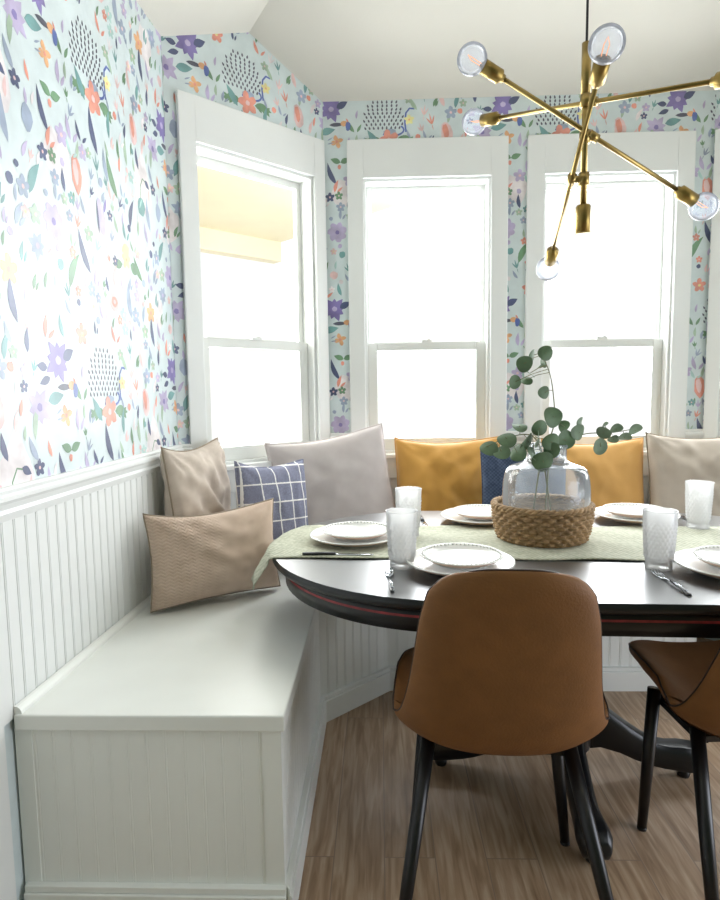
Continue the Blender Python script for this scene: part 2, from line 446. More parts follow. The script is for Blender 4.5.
TW, TH = .80, .92
def make_tile():
    t = Motif(); r_ = random.Random(11)
    placed = []
    def hold(x, y, r): placed.append((x, y, r))
    # hazes of blush under everything
    for x, y, rx, ry in ((.62, .58, .07, .10), (.33, .30, .06, .08), (.08, .48, .06, .06), (.70, .16, .05, .07)):
        t.blob(x, y, rx, ry, 'blush haze', 0, n=16, wob=.2)
    # purple star with navy leaves and the little blue bird (origin of the repeat, y measured upward from the row)
    t.star(.02, .86, .062, 'purple', 9, 1)
    t.leaf(.045, .865, .06, .032, 28, 'navy', 1); t.leaf(-.03, .84, .045, .024, 175, 'navy', 1); t.leaf(-.02, .815, .05, .022, 200, 'navy', 1)
    t.leaf(.01, .79, .075, .018, 2, 'ink', 1); t.blob(.08, .795, .018, .012, 'orange', 2); t.blob(.098, .783, .012, .022, 'blue', 2); t.leaf(.1, .80, .022, .008, 120, 'coral', 3)
    hold(.03, .84, .11)
    # lilac star, teal leaf and orange bud below
    t.star(-.075, .74, .055, 'lilac', 8, 1, 'purple'); t.leaf(-.035, .755, .075, .034, 12, 'teal', 1)
    t.flower(.045, .715, .028, 'orange', 4, 'coral', 1); t.leaf(.0, .72, .03, .006, 30, 'grey blue', 1); t.leaf(.0, .705, .03, .006, 10, 'grey blue', 1)
    hold(-.04, .74, .12); hold(.045, .715, .04)
    # thistle dome of dark drops with curl, coral flower and two green leaves
    cx, cy = .265, .835
    for j in range(9):
        yy = cy - .072 + j * .0165
        hw = .092 * math.sqrt(max(.03, 1 - ((j - 2.2) / 6.6) ** 2))
        n = max(2, int(hw * 2 / .019))
        for i in range(n):
            xx = cx - hw + (i + .5 * (j % 2) + .25) * (2 * hw / n)
            t.leaf(xx, yy, .0165, .0085, 90 + (xx - cx) * -320 + r_.uniform(-10, 10), 'ink', 1)
    t.blob(cx + .03, cy - .085, .03, .016, 'grey blue', 1)
    t.stroke([(cx + .01 + .055 * math.cos(R(a)) + .03, cy - .075 + .026 * math.sin(R(a))) for a in range(-140, 60, 20)], .004, 'blue', 2)
    t.stroke([(cx + .105, cy - .085), (cx + .1, cy - .04), (cx + .105, cy - .0), (cx + .122, cy + .02), (cx + .145, cy + .018)], .004, 'blue', 1)
    t.flower(cx + .12, cy - .03, .022, 'yellow', 5, 'orange', 1)
    t.flower(cx + .025, cy - .118, .045, 'coral', 5, 'pink', 2, 35)
    for sx, a0 in ((-1, 188), (1, -4)):
        bx_ = cx + .025 + sx * .035; by_ = cy - .118
        t.leaf(bx_, by_, .088, .034, a0, 'green', 1, .06 * sx)
        for k in range(1, 4):
            t.leaf(bx_ + sx * k * .02, by_ - k * .002, .026, .014, a0 + 48 * sx, 'green', 1); t.leaf(bx_ + sx * k * .02, by_ - k * .002, .026, .014, a0 - 48 * sx, 'green', 1)
    t.leaf(cx - .025, cy - .145, .09, .03, 125, 'teal', 1)
    hold(cx, cy, .13); hold(cx + .02, cy - .15, .13); hold(cx + .12, cy - .02, .05)
    # bulb flowers: coral bulb with green collar and long navy leaves
    for bx, by, c1, c2 in ((.17, .46, 'coral', 'pink'), (.56, .74, 'pink', 'coral')):
        t.blob(bx, by, .026, .052, c1, 1, 8); t.blob(bx - .004, by + .008, .014, .034, c2, 2, 8)
        t.leaf(bx + .005, by + .045, .055, .014, 78, 'sage', 1); t.leaf(bx - .02, by - .05, .045, .012, -100, 'green', 1)
        hold(bx, by, .06)
    for x, y, l, w, a, c in ((.30, .56, .13, .03, 108, 'navy'), (.36, .50, .10, .022, 104, 'grey blue'), (.42, .47, .14, .034, 118, 'green'),
                             (.50, .40, .11, .026, 70, 'navy'), (.04, .52, .11, .024, 112, 'navy'), (.67, .43, .12, .028, 100, 'grey blue'),
                             (.74, .34, .10, .03, 60, 'teal'), (.10, .14, .12, .03, 60, 'green'), (.22, .20, .13, .028, 116, 'navy'),
                             (.48, .10, .12, .03, 96, 'grey blue'), (.58, .24, .10, .026, 130, 'green'), (.66, .02, .11, .026, 100, 'navy'), (.38, .64, .09, .02, 85, 'teal'),
                             (.70, .66, .10, .02, 75, 'sage'), (.50, .60, .09, .022, 95, 'sage')):
        t.leaf(x, y, l, w, a, c, 1, .08); hold(x + .5 * l * math.cos(R(a)), y + .5 * l * math.sin(R(a)), .04)
    # teal ball on a crook stem, blue bulb, rose, lilac jug-shaped bud
    t.blob(.60, .50, .03, .032, 'teal', 1); t.leaf(.585, .49, .045, .008, 60, 'pale teal', 2)
    t.stroke([(.60, .53), (.60, .57), (.62, .60), (.645, .595)], .0025, 'green', 1); t.leaf(.64, .60, .04, .022, -30, 'navy', 1)
    t.blob(.75, .52, .022, .034, 'grey blue', 1); t.leaf(.75, .55, .04, .012, 96, 'lilac', 1)
    t.blob(.36, .14, .034, .03, 'pink', 1); t.blob(.36, .14, .02, .017, 'coral', 2); t.blob(.36, .14, .008, .007, 'pink', 3)
    t.blob(.30, .38, .024, .055, 'lilac', 1, 12); t.leaf(.285, .33, .10, .012, 95, 'navy', 2); t.leaf(.32, .40, .05, .014, 70, 'purple', 2)
    t.blob(.46, .32, .026, .022, 'yellow', 1); t.flower(.46, .29, .03, 'yellow', 5, 'orange', 1); t.leaf(.43, .27, .07, .03, 190, 'green', 1); t.leaf(.49, .28, .06, .04, -20, 'green', 1)
    t.flower(.04, .30, .045, 'lilac', 7, 'purple', 1); t.flower(.64, .14, .034, 'orange', 5, 'coral', 1); t.flower(.15, .02, .03, 'coral', 5, 'yellow', 1)
    t.star(.76, .22, .04, 'grey blue', 7, 1, 'lilac')
    t.blob(.02, .10, .02, .018, 'pink', 1)
    t.leaf(.06, .62, .05, .026, 160, 'green', 1); t.leaf(.06, .62, .05, .026, 20, 'green', 1); t.blob(.055, .60, .008, .01, 'coral', 2)
    for x, y, r in ((.60, .50, .06), (.63, .59, .05), (.75, .52, .05), (.36, .14, .05), (.30, .38, .06), (.46, .29, .08), (.04, .30, .06), (.64, .14, .05), (.15, .02, .05), (.76, .22, .055), (.02, .1, .035), (.06, .62, .06)): hold(x, y, r)
    # fillers
    cols = ['navy', 'grey blue', 'teal', 'sage', 'lilac', 'pink', 'lilac', 'green', 'grey blue', 'pale teal', 'navy', 'pink', 'blush haze', 'sage', 'grey blue', 'coral']
    tries = 0; n = 0
    while n < 170 and tries < 6000:
        tries += 1
        x, y = r_.uniform(0, TW), r_.uniform(0, TH); rad = r_.uniform(.015, .031)
        ok = True
        for px, py, pr in placed:
            dx = (x - px + TW / 2) % TW - TW / 2; dy = (y - py + TH / 2) % TH - TH / 2
            if dx * dx + dy * dy < (rad + pr * .74) ** 2: ok = False; break
        if not ok: continue
        n += 1; hold(x, y, rad); c = r_.choice(cols); k = r_.random()
        if k < .45:
            t.leaf(x, y - rad, rad * 2.6, rad * .75, r_.uniform(60, 125), c, 1, .06)
            if k < .2: t.leaf(x + rad * .5, y - rad, rad * 1.6, rad * .5, r_.uniform(35, 70), c, 1)
        elif k < .65: t.sprig(x, y - rad * .6, rad * 1.7, r_.uniform(60, 120), c, 3, .007)
        elif k < .8: t.blob(x, y, rad * .6, rad * .6, c, 1)
        else: t.flower(x, y, rad * 1.0, c, 5, 'yellow' if c == 'pink' else 'pink', 1)
    return t.p
TILE = make_tile()

def poly_box(pts):
    xs = [p[0] for p in pts]; ys = [p[1] for p in pts]
    return min(xs), min(ys), max(xs), max(ys)

def paper_wall(name, fr, length, u_org, z_org, holes, th=.12, ztop=3.4, u_lo=0.0, zfloor=0.0, paper=None, kind='structure', sheen_lo=None):
    """wall as one mesh: slab with openings, the printed pattern lying on it"""
    b = MB(); b.X = fr; b.keep = True
    us = sorted({u_lo, length} | {h[0] for h in holes} | {h[1] for h in holes})
    for i in range(len(us) - 1):
        u0, u1 = us[i], us[i + 1]
        hs = [h for h in holes if h[0] <= u0 + 1e-6 and h[1] >= u1 - 1e-6]
        segs = [(zfloor, ztop)] if not hs else [(zfloor, hs[0][2]), (hs[0][3], ztop)]
        for z0, z1 in segs:
            b.add([(u0, 0, z0), (u1, 0, z0), (u1, 0, z1), (u0, 0, z1)], [(0, 1, 2, 3)])
            b.add([(u0, -th, z0), (u1, -th, z0), (u1, -th, z1), (u0, -th, z1)], [(3, 2, 1, 0)])
    for h in holes:
        u0, u1, z0, z1 = h
        b.add([(u0, 0, z0), (u1, 0, z0), (u1, -th, z0), (u0, -th, z0)], [(0, 1, 2, 3)])
        b.add([(u0, 0, z1), (u1, 0, z1), (u1, -th, z1), (u0, -th, z1)], [(3, 2, 1, 0)])
        b.add([(u0, 0, z0), (u0, 0, z1), (u0, -th, z1), (u0, -th, z0)], [(0, 1, 2, 3)])
        b.add([(u1, 0, z0), (u1, 0, z1), (u1, -th, z1), (u1, -th, z0)], [(3, 2, 1, 0)])
    p0, p1, q0, q1 = paper or (u_lo, length, RAIL - .03, 3.0)
    i0, i1 = math.floor((p0 - u_org) / TW) - 1, math.ceil((p1 - u_org) / TW) + 1
    j0, j1 = math.floor((q0 - z_org) / TH) - 1, math.ceil((q1 - z_org) / TH) + 1
    for i in range(i0, i1 + 1):
        for j in range(j0, j1 + 1):
            ox, oy = u_org + i * TW, z_org + j * TH
            for k_, (pts, c, lay) in enumerate(TILE):
                P = [(x + ox, y + oy) for x, y in pts]
                a0, b0, a1, b1 = poly_box(P)
                if a1 > p1 or a0 < p0 or b1 > q1 or b0 < q0:
                    # keep what crosses an edge by clamping to it
                    if a0 > p1 or a1 < p0 or b0 > q1 or b1 < q0: continue
                    P = [(min(max(x, p0), p1), min(max(y, q0), q1)) for x, y in P]
                if any(a1 > h[0] and a0 < h[1] and b1 > h[2] and b0 < h[3] for h in holes):
                    h = [h for h in holes if a1 > h[0] and a0 < h[1] and b1 > h[2] and b0 < h[3]][0]
                    continue
                ar = sum(P[k][0] * P[(k + 1) % len(P)][1] - P[(k + 1) % len(P)][0] * P[k][1] for k in range(len(P)))
                if abs(ar) < 1e-7: continue
                if ar < 0: P = P[::-1]
                b.m = c
                b.add([(x, .0003 + .00022 * lay + 5e-7 * k_, y) for x, y in P], [list(range(len(P)))])
    b.m = 0
    o = b.build(name, WPM)
    return tag(o, kind=kind)

# window openings: (u0, u1, z0, z1) in each wall's own frame
Z_SILL, Z_HEAD, Z_TOP = .93, 2.235, 2.409
W1 = (-.1427, .611); W2 = (.701, 1.467)
def hole(c, lw, rw): return (c[0] + lw, c[1] - rw, Z_SILL, Z_HEAD)
H1 = hole((W1[0] - X2, W1[1] - X2), .075, .078)
H2 = hole((W2[0] - X2, W2[1] - X2), .078, .078)
CB = (.048, L_BAY - .008)
HB = hole(CB, .072, .062)
CBR = (L_BAY - CB[1], L_BAY - CB[0])
HBR = (L_BAY - HB[1], L_BAY - HB[0], Z_SILL, Z_HEAD)

ZR = 2.555 - .86 - .0     # repeat origin so the purple stars sit under the eave on the window wall
LU, LZ = 1.83 - YB - .265, 2.22 - .83
paper_wall('wall_back', F_BACK, L_BACK, .02, ZR, [H1, H2])
paper_wall('wall_left_bay', F_BAYL, L_BAY, .09, ZR + .05, [HB])
paper_wall('wall_right_bay', F_BAYR, L_BAY, .1, ZR, [HBR])
paper_wall('wall_left', F_LEFT, Y1 - YB, LU, LZ, [], paper=(1.2, Y1 - YB, RAIL - .03, 3.0))
paper_wall('wall_right', F_RIGHT, .84, .2, ZR, [])
b = MB(); b.box((XR, YB, 0), (XR + .12, .2, 3.3)); tag(b.build('fill_blocker_right', M['rear']), kind='structure')  # added out of view to narrow the opening that lets fill light in

b = MB(); b.box((-1.3, YB - .1, 0), (2.4, YB, 3.3)); tag(b.build('fill_blocker_rear', M['rear']), kind='structure')  # added behind the camera to hold back fill light and bounce a green tint
# floor
b = MB(); b.box((-2.2, YB, -.08), (3.6, D + .2, 0)); tag(b.build('floor', M['floor']), kind='structure')
# ceiling: three slopes rising from the eaves to a flat
e = .1
zf = 3.2; run = (zf - EAVE) / SLOPE
b = MB(); ze = EAVE - SLOPE * e
V = [(XL - .09 - e, YB, EAVE - SLOPE * (e + .09)), (XL - e, D + e, ze), (XR + e, D + e, ze), (XR + e, YB, ze),
     (XL + run, YB, zf), (XL + run, D - run, zf), (XR - run, D - run, zf), (XR - run, YB, zf)]
b.add(V, [(0, 1, 5, 4), (1, 2, 6, 5), (2, 3, 7, 6), (4, 5, 6, 7)])
tag(b.build('ceiling', M['ceil']), kind='structure')

# ------------------------------------------------------------------ windows
def window(idx, fr, c, h, bayside=0):
    w = tag(thing('window_%d' % idx), kind='structure')
    u0, u1, z0, z1 = h
    t = .02
    b = MB(); b.X = fr
    b.box((c[0], 0, z0 - .02), (u0, t, Z_TOP)); b.box((u1, 0, z0 - .02), (c[1], t, Z_TOP)); b.box((u0, 0, z1), (u1, t, Z_TOP))
    b.box((c[0], 0, z0 - .12), (c[1], t, z0 - .02))
    b.build('window_casing', M['trim'], w, bevel=.003)
    b = MB(); b.X = fr
    j = .012; dp = -.115
    b.box((u0, dp, z0), (u0 + j, .0, z1)); b.box((u1 - j, dp, z0), (u1, .0, z1)); b.box((u0 + j, dp, z1 - j), (u1 - j, .0, z1)); b.box((u0 + j, dp, z0), (u1 - j, .0, z0 + j))
    b.build('window_jamb', M['trim'], w)
    b = MB(); b.X = fr
    b.box((c[0] - .0, 0, z0 - .02), (c[1] + .0, .045, z0 + .002)); b.build('window_stool', M['trim'], w, bevel=.004)
    zm = 1.455
    a0, a1 = u0 + j, u1 - j
    def sash(nm, zb, zt, v0, v1, st, bt, tp):
        q = MB(); q.X = fr
        q.box((a0, v0, zb), (a0 + st, v1, zt)); q.box((a1 - st, v0, zb), (a1, v1, zt))
        q.box((a0 + st, v0, zb), (a1 - st, v1, zb + bt)); q.box((a0 + st, v0, zt - tp), (a1 - st, v1, zt))
        s = q.build(nm, M['vinyl'], w, bevel=.003)
        g = MB(); g.X = fr; vm = (v0 + v1) / 2
        g.add([(a0 + st, vm, zb + bt), (a1 - st, vm, zb + bt), (a1 - st, vm, zt - tp), (a0 + st, vm, zt - tp)], [(0, 1, 2, 3)])
        g.build('glass_pane', M['pane'], s)
        return s
    sash('upper_sash', zm - .02, z1 - j, -.105, -.08, .024, .034, .03)
    s = sash('lower_sash', z0 + j, zm + .018, -.078, -.048, .046, .06, .038)
    um = (a0 + a1) / 2
    q = MB(); q.X = fr
    q.box((um - .025, -.062, zm + .018), (um + .025, -.044, zm + .03)); q.tube([(um, -.052, zm + .03), (um + .018, -.045, zm + .034)], .005, 8)
    q.build('sash_lock', M['vinyl'], s)
    return w
window(1, F_BACK, (W1[0] - X2, W1[1] - X2), H1)
window(2, F_BACK, (W2[0] - X2, W2[1] - X2), H2)
window(3, F_BAYL, CB, HB)
window(4, F_BAYR, CBR, HBR)

# porch soffit outside the bay window on the left
b = MB(); b.X = F_BAYL
b.box((-1.3, -1.5, 2.34), (1.6, -.16, 2.40)); b.box((-1.3, -1.56, 2.20), (1.6, -1.46, 2.42))
tag(b.build('porch_soffit', M['soffit']), kind='structure')

# ------------------------------------------------------------------ chair rail and beadboard
def rail(b, fr, u0, u1):
    b.X = fr
    prof = [(0, RAIL), (.016, RAIL), (.02, RAIL - .006), (.018, RAIL - .014), (.026, RAIL - .02), (.026, RAIL - .028), (.02, RAIL - .036), (.014, RAIL - .05), (.018, RAIL - .058), (.012, RAIL - .076), (0, RAIL - .078)]
    n = len(prof)
    b.add([(u0, v, z) for v, z in prof] + [(u1, v, z) for v, z in prof], [(i, i + 1, n + i + 1, n + i) for i in range(n - 1)] + [list(range(n)), list(range(n, 2 * n))])
def bead(b, fr, u0, u1, z0, z1, pitch=.0435, v=.009, g=.0045):
    """tongue-and-groove boards: flat, V groove and bead"""
    b.X = fr
    us = []
    u = u0
    while u < u1 - 1e-4:
        e_ = min(u + pitch, u1)
        us += [(u, v), (e_ - .009, v), (e_ - .0075, v - g), (e_ - .006, v + .1 * g), (e_ - .003, v + .1 * g), (e_ - .0015, v - g), (e_, v)]
        u = e_
    us = [p for i, p in enumerate(us) if i == 0 or p[0] > us[i - 1][0] - 1e-9]
    n = len(us)
    b.add([(p[0], p[1], z0) for p in us] + [(p[0], p[1], z1) for p in us], [(i, i + 1, n + i + 1, n + i) for i in range(n - 1)])
for nm, fr, segs in (('left', F_LEFT, [(1.0, Y1 - YB)]), ('left_bay', F_BAYL, [(0, CB[0]), (CB[1], L_BAY)]),
                     ('back', F_BACK, [(0, W1[0] - X2), (W1[1] - X2, W2[0] - X2), (W2[1] - X2, L_BACK)]),
                     ('right_bay', F_BAYR, [(0, CBR[0]), (CBR[1], L_BAY)]), ('right', F_RIGHT, [(0, .84)])):
    b = MB()
    for s0, s1 in segs: rail(b, fr, s0, s1)
    i = ['left', 'left_bay', 'back', 'right_bay', 'right'].index(nm) + 1
    tag(b.build('trim_%d' % i, M['trim']), kind='structure')
b = MB(); bead(b, F_LEFT, 1.264 - YB, Y1 - YB, SEAT - .01, RAIL - .06)
b.X = F_LEFT; b.box((1.0, 0, 0), (1.264 - YB, .009, RAIL - .06))
tag(b.build('trim_6', M['trim']), kind='structure')
b = MB(); bead(b, F_BAYL, 0, L_BAY, SEAT - .01, Z_SILL - .1); tag(b.build('trim_7', M['trim']), kind='structure')
b = MB(); bead(b, F_BACK, 0, L_BACK, SEAT - .01, Z_SILL - .1); tag(b.build('trim_8', M['trim']), kind='structure')
b = MB(); bead(b, F_BAYR, 0, L_BAY, SEAT - .01, Z_SILL - .1); bead(b, F_RIGHT, 0, .84, SEAT - .01, RAIL - .06); tag(b.build('trim_9', M['trim']), kind='structure')

# ------------------------------------------------------------------ built-in bench round the bay
BX, BY0, BYB = -.228, 1.297, 2.425     # inner edge on the left run, near end, front of the back run
bench = thing('banquette_bench', (0, 0, 0), 0, 'white built-in corner bench with beadboard fronts running round the bay under the windows', 'bench')
g = .011
def bench_line(o):
    """front line of the bench shifted out by o toward the room"""
    k = o * math.tan(R(22.5))
    return [(BX + o, BY0 - o), (BX + o, 2.172 + .0 - k), (.025 + k, BYB - o), (2 * .652 - .025 - k, BYB - o), (XR - g, BYB - (XR - g - (2 * .652 - .025)) - o * 1.4142)]
wl = [(XR - g, BYB - (XR - g - (2 * .652 - .025))), (XR - g, Y1 - .004), (X3 - .004, D - g), (X2 + .004, D - g), (XL + g, Y1 - .004), (wx(BY0) + g, BY0)]
seat_poly = [(p[0], p[1]) for p in bench_line(.006)]
seat_poly = seat_poly + wl[1:-1] + [(wx(BY0) + g, BY0 - .006)]
b = MB(); b.prism(seat_poly, SEAT - .038, SEAT); b.build('seat_board', M['bench'], bench, bevel=.004)
# fronts
fl = bench_line(-.006)
b = MB()
for i in range(3):
    (x0, y0), (x1, y1) = fl[i], fl[i + 1]
    l = math.hypot(x1 - x0, y1 - y0)
    ux, uy = (x1 - x0) / l, (y1 - y0) / l
    bead(b, frame(x0, y0, ux, uy), 0, l, 0, SEAT - .038, v=.0, g=.002)
b.build('front_panel', M['bench'], bench)
for sx in (0,):
    b = MB()
    x0, x1 = wx(BY0) + g, BX - .006
    bead(b, frame(x0, BY0 + .006, 1, 0), 0, x1 - x0, 0, SEAT - .038, v=.0, g=.0008)
    b.X = Matrix(); b.box((BX - .045, BY0 + .0035, 0), (BX - .0045, BY0 + .03, SEAT - .038)); b.box((wx(BY0) + .006, BY0 + .0035, 0), (wx(BY0) + .045, BY0 + .03, SEAT - .038))
    b.build('end_panel', M['bench'], bench)
b = MB()
for i in range(3):
    A0, A1 = bench_line(-.006), bench_line(.016)
    B1 = bench_line(.010)
    q = [A0[i], A0[i + 1], A1[i + 1], A1[i]]
    b.prism(q, 0, .082); b.prism([A0[i], A0[i + 1], B1[i + 1], B1[i]], .082, .098)
bl = bench_line(.016)
b.box((wx(BY0) + g, BY0 - .016, 0), (BX, BY0 + .006, .082)); b.box((wx(BY0) + g, BY0 - .010, .082), (BX, BY0 + .006, .098))
b.build('bench_baseboard', M['bench'], bench, bevel=.002)
b = MB()
rr = .018
for (p, q) in zip(wl[:-1], wl[1:]):
    l = math.hypot(q[0] - p[0], q[1] - p[1]); ux, uy = (q[0] - p[0]) / l, (q[1] - p[1]) / l
    nx, ny = uy * -1, ux
    pr = [(0, 0)] + [(rr * math.cos(a), rr * math.sin(a)) for a in [i * PI / 8 for i in range(5)]]
    n = len(pr)
    b.add([(p[0] + nx * v, p[1] + ny * v, SEAT + z) for v, z in pr] + [(q[0] + nx * v, q[1] + ny * v, SEAT + z) for v, z in pr],
          [(i, (i + 1) % n, n + (i + 1) % n, n + i) for i in range(n)] + [list(range(n)), list(range(n, 2 * n))], False)
b.build('quarter_round', M['bench'], bench)

# ------------------------------------------------------------------ cushions
def cushion(name, BL, BR, lean, h, t, m, label, cat='cushion', group=None, roll=0.0, seed=0, wr=.006, seam=None, pinch=.08, emboss=0, sink=.0, lift=0.006):
    """square cushion standing on its bottom edge; BL, BR are the lower corners"""
    r_ = random.Random(seed)
    BL, BR = Vector(BL), Vector(BR)
    w = (BR - BL).length
    ax = (BR - BL).normalized(); ax.z = 0; ax.normalize()
    n = Vector((ax.y, -ax.x, 0))                  # faces the room
    up = (Vector((0, 0, 1)) * math.cos(lean) - n * math.sin(lean))
    fr = ax.cross(up)                              # = back direction
    mt = Matrix((ax, -n * math.cos(lean) - Vector((0, 0, 1)) * math.sin(lean), up)).transposed()
    mt = mt @ Matrix.Rotation(roll, 3, 'Y')
    ph = [(r_.uniform(3, 9), r_.uniform(3, 9), r_.uniform(0, 6)) for _ in range(5)]
    N = 44
    def shape(u, v, side):
        # u, v in -1..1
        rc = 1 - .035 * (abs(u) * abs(v)) ** 6
        x = w / 2 * u * (1 - pinch * (1 - v * v) ** .75) * rc
        z = h / 2 * v * (1 - pinch * (1 - u * u) ** .75) * rc
        e_ = max(0.0, (1 - abs(u) ** 2.4) * (1 - abs(v) ** 2.4))
        y = t / 2 * e_ ** .44 * (1 - .10 * v)
        nv = Vector((u * 1.9 + seed, v * 1.9, side * 3.0))
        y += e_ ** .5 * wr * 1.3 * (2.2 * (.5 - abs(mnoise.noise(nv))) - .9 + .8 * mnoise.noise(nv * 2.3))
        # folds fanning from the corners
        k = 0
        for a, b2, c in ph: k += math.sin(a * u + b2 * v + c + 1.7 * math.sin(b2 * u * .6 + a * v * .5))
        cr = (abs(u) * abs(v)) ** 1.5
        ang = math.atan2(1.02 - abs(v), 1.02 - abs(u))
        y += e_ ** .4 * (wr * .55 * k / 2 + wr * 1.3 * cr * math.sin(ang * 13 + ph[0][2] + 2 * (u > 0) + 3 * (v > 0)))
        # sagging top edge
        z -= .018 * (1 - u * u) * (1 - .5 * u) * max(0, v) ** 3
        if emboss and side > 0 and u < -.15:
            fade = min(1, (-.15 - u) * 6)
            y += emboss * fade * e_ ** .3 * (1 if math.sin(x * 260 + .9 * math.sin(z * 420)) > 0.2 else 0)
        return x, z, y
    bm_ = MB()
    nn = N * (2 if emboss else 1)
    for side in (1, -1):
        def fn(a, c, side=side):
            x, z, y = shape(-1 + 2 * a, -1 + 2 * c, side)
            return (x, -side * max(y, .0), z + h / 2)
        bm_.grid(fn, nn, nn)
    o = bm_.build(name, m)
    ctr = (BL + BR) / 2
    o.matrix_world = Matrix.Translation(ctr + Vector((0, 0, lift + .46 * w * abs(math.sin(roll))))) @ mt.to_4x4()
    sb = MB(); pts = []
    for k in range(4 * 24):
        s_, q = divmod(k, 24); q = -1 + 2 * q / 24
        u, v = [(q, -1), (1, q), (-q, 1), (-1, -q)][s_]
        x, z, y = shape(u, v, 1); pts.append((x, 0, z + h / 2))
    sb.tube(pts, .0032, 6, closed=True)
    so = sb.build('seam_piping', seam or m, o)
    tag(o, label, cat, group)
    return o

Sz = SEAT
cushion('throw_cushion', (-.705, 2.075, Sz), (-.615, 2.50, Sz), R(7), .545, .16, M['taupe'], 'plain taupe cushion leaning on the left wall behind the lumbar cushion', seed=3, wr=.015, group='cushions along the bench', seam=M['seam'])
cushion('lumbar_cushion', (-.765, 1.90, Sz), (-.368, 2.178, Sz), R(7), .335, .15, M['taupe3'], 'sand lumbar cushion with raised pattern at one end, lying in front on the bench', seed=8, wr=.007, group='cushions along the bench', seam=M['seam'], pinch=.10)
cushion('throw_cushion', (-.525, 2.19, Sz), (-.295, 2.47, Sz), R(8), .45, .13, M['plaid'], 'navy cushion with white windowpane check by the left bay window', seed=5, wr=.004, group='cushions along the bench', roll=R(4))
cushion('throw_cushion', (-.45, 2.655, Sz), (.105, 2.785, Sz), R(8), .51, .15, M['cream'], 'large pale greige cushion in the bay corner beside the checked navy one', seed=12, wr=.003, group='cushions along the bench', roll=R(-8))
cushion('throw_cushion', (.06, 2.765, Sz), (.57, 2.765, Sz), R(11), .515, .2, M['mustard'], 'mustard yellow cushion between the pale greige cushion and the small navy one', seed=21, wr=.009, group='cushions along the bench')
cushion('throw_cushion', (.42, 2.56, Sz), (.80, 2.56, Sz), R(9), .475, .11, M['navy'], 'solid navy blue cushion directly behind the glass vase', seed=31, wr=.005, group='cushions along the bench', roll=R(1))
cushion('throw_cushion', (.745, 2.77, Sz), (1.23, 2.77, Sz), R(10), .50, .175, M['mustard_lit'], 'mustard cushion in a lighter, lit tone to the right of the vase, beside the oatmeal cushion', seed=40, wr=.006, group='cushions along the bench')
cushion('throw_cushion', (1.195, 2.715, Sz), (1.71, 2.655, Sz), R(11), .53, .21, M['cream2'], 'oatmeal beige cushion at the right end of the bench row, past the lit mustard one', seed=52, wr=.012, group='cushions along the bench', seam=M['seam'])

# ------------------------------------------------------------------ table
TC = Vector((.575, 1.893, 0)); TR = R(-2.5); TZ = .75
TA, TB = .915, .535
table = thing('pedestal_dining_table', (TC.x, TC.y, 0), TR, 'black oval pedestal dining table with a thin red line round its apron', 'table')
def stadium(r, c, n=40):
    out = []
    for k in range(n + 1): a = -PI / 2 + PI * k / n; out.append((c + r * math.cos(a), r * math.sin(a)))
    for k in range(n + 1): a = PI / 2 + PI * k / n; out.append((-c + r * math.cos(a), r * math.sin(a)))
    return out
cc = TA - TB
b = MB()
prof = [(-.0, TZ), (.0, TZ - .004), (.004, TZ - .009), (.004, TZ - .018), (-.004, TZ - .026), (-.012, TZ - .03)]
rings = [stadium(TB + o, cc) for o, z in prof]; n = len(rings[0])
vs = [(x, y, prof[i][1]) for i, rg in enumerate(rings) for x, y in rg]
fs = [(i * n + j, i * n + (j + 1) % n, (i + 1) * n + (j + 1) % n, (i + 1) * n + j) for i in range(len(prof) - 1) for j in range(n)]
b.m = 1; b.add(vs, fs, True); b.m = 0
b.add([(x, y, TZ) for x, y in rings[0]], [list(range(n))]); b.add([(x, y, TZ - .03) for x, y in rings[-1]], [list(range(n))[::-1]])
top = b.build('tabletop', [M['blacktop'], M['blackwood']], table)
b = MB(); b.prism(stadium(TB - .035, cc), TZ - .092, TZ - .03, True); b.build('apron', M['blackwood'], table)
b = MB()
r1 = stadium(TB - .0335, cc); n = len(r1)
for za, zb in ((TZ - .057, TZ - .051),):
    b.add([(x, y, za) for x, y in r1] + [(x, y, zb) for x, y in r1], [(i, (i + 1) % n, n + (i + 1) % n, n + i) for i in range(n)], True)
b.build('red_line', M['red'], table)['label'] = 'thin red line worn through the black paint'
b = MB()
b.lathe([(0, .64), (.17, .64), (.17, .62), (.07, .60), (.062, .56), (.075, .50), (.095, .42), (.10, .36), (.085, .30), (.07, .27), (.085, .255), (.085, .235), (.092, .22), (.092, .10), (.07, .085), (0, .085)], 40)
b.build('pedestal_column', M['blackwood'], table)
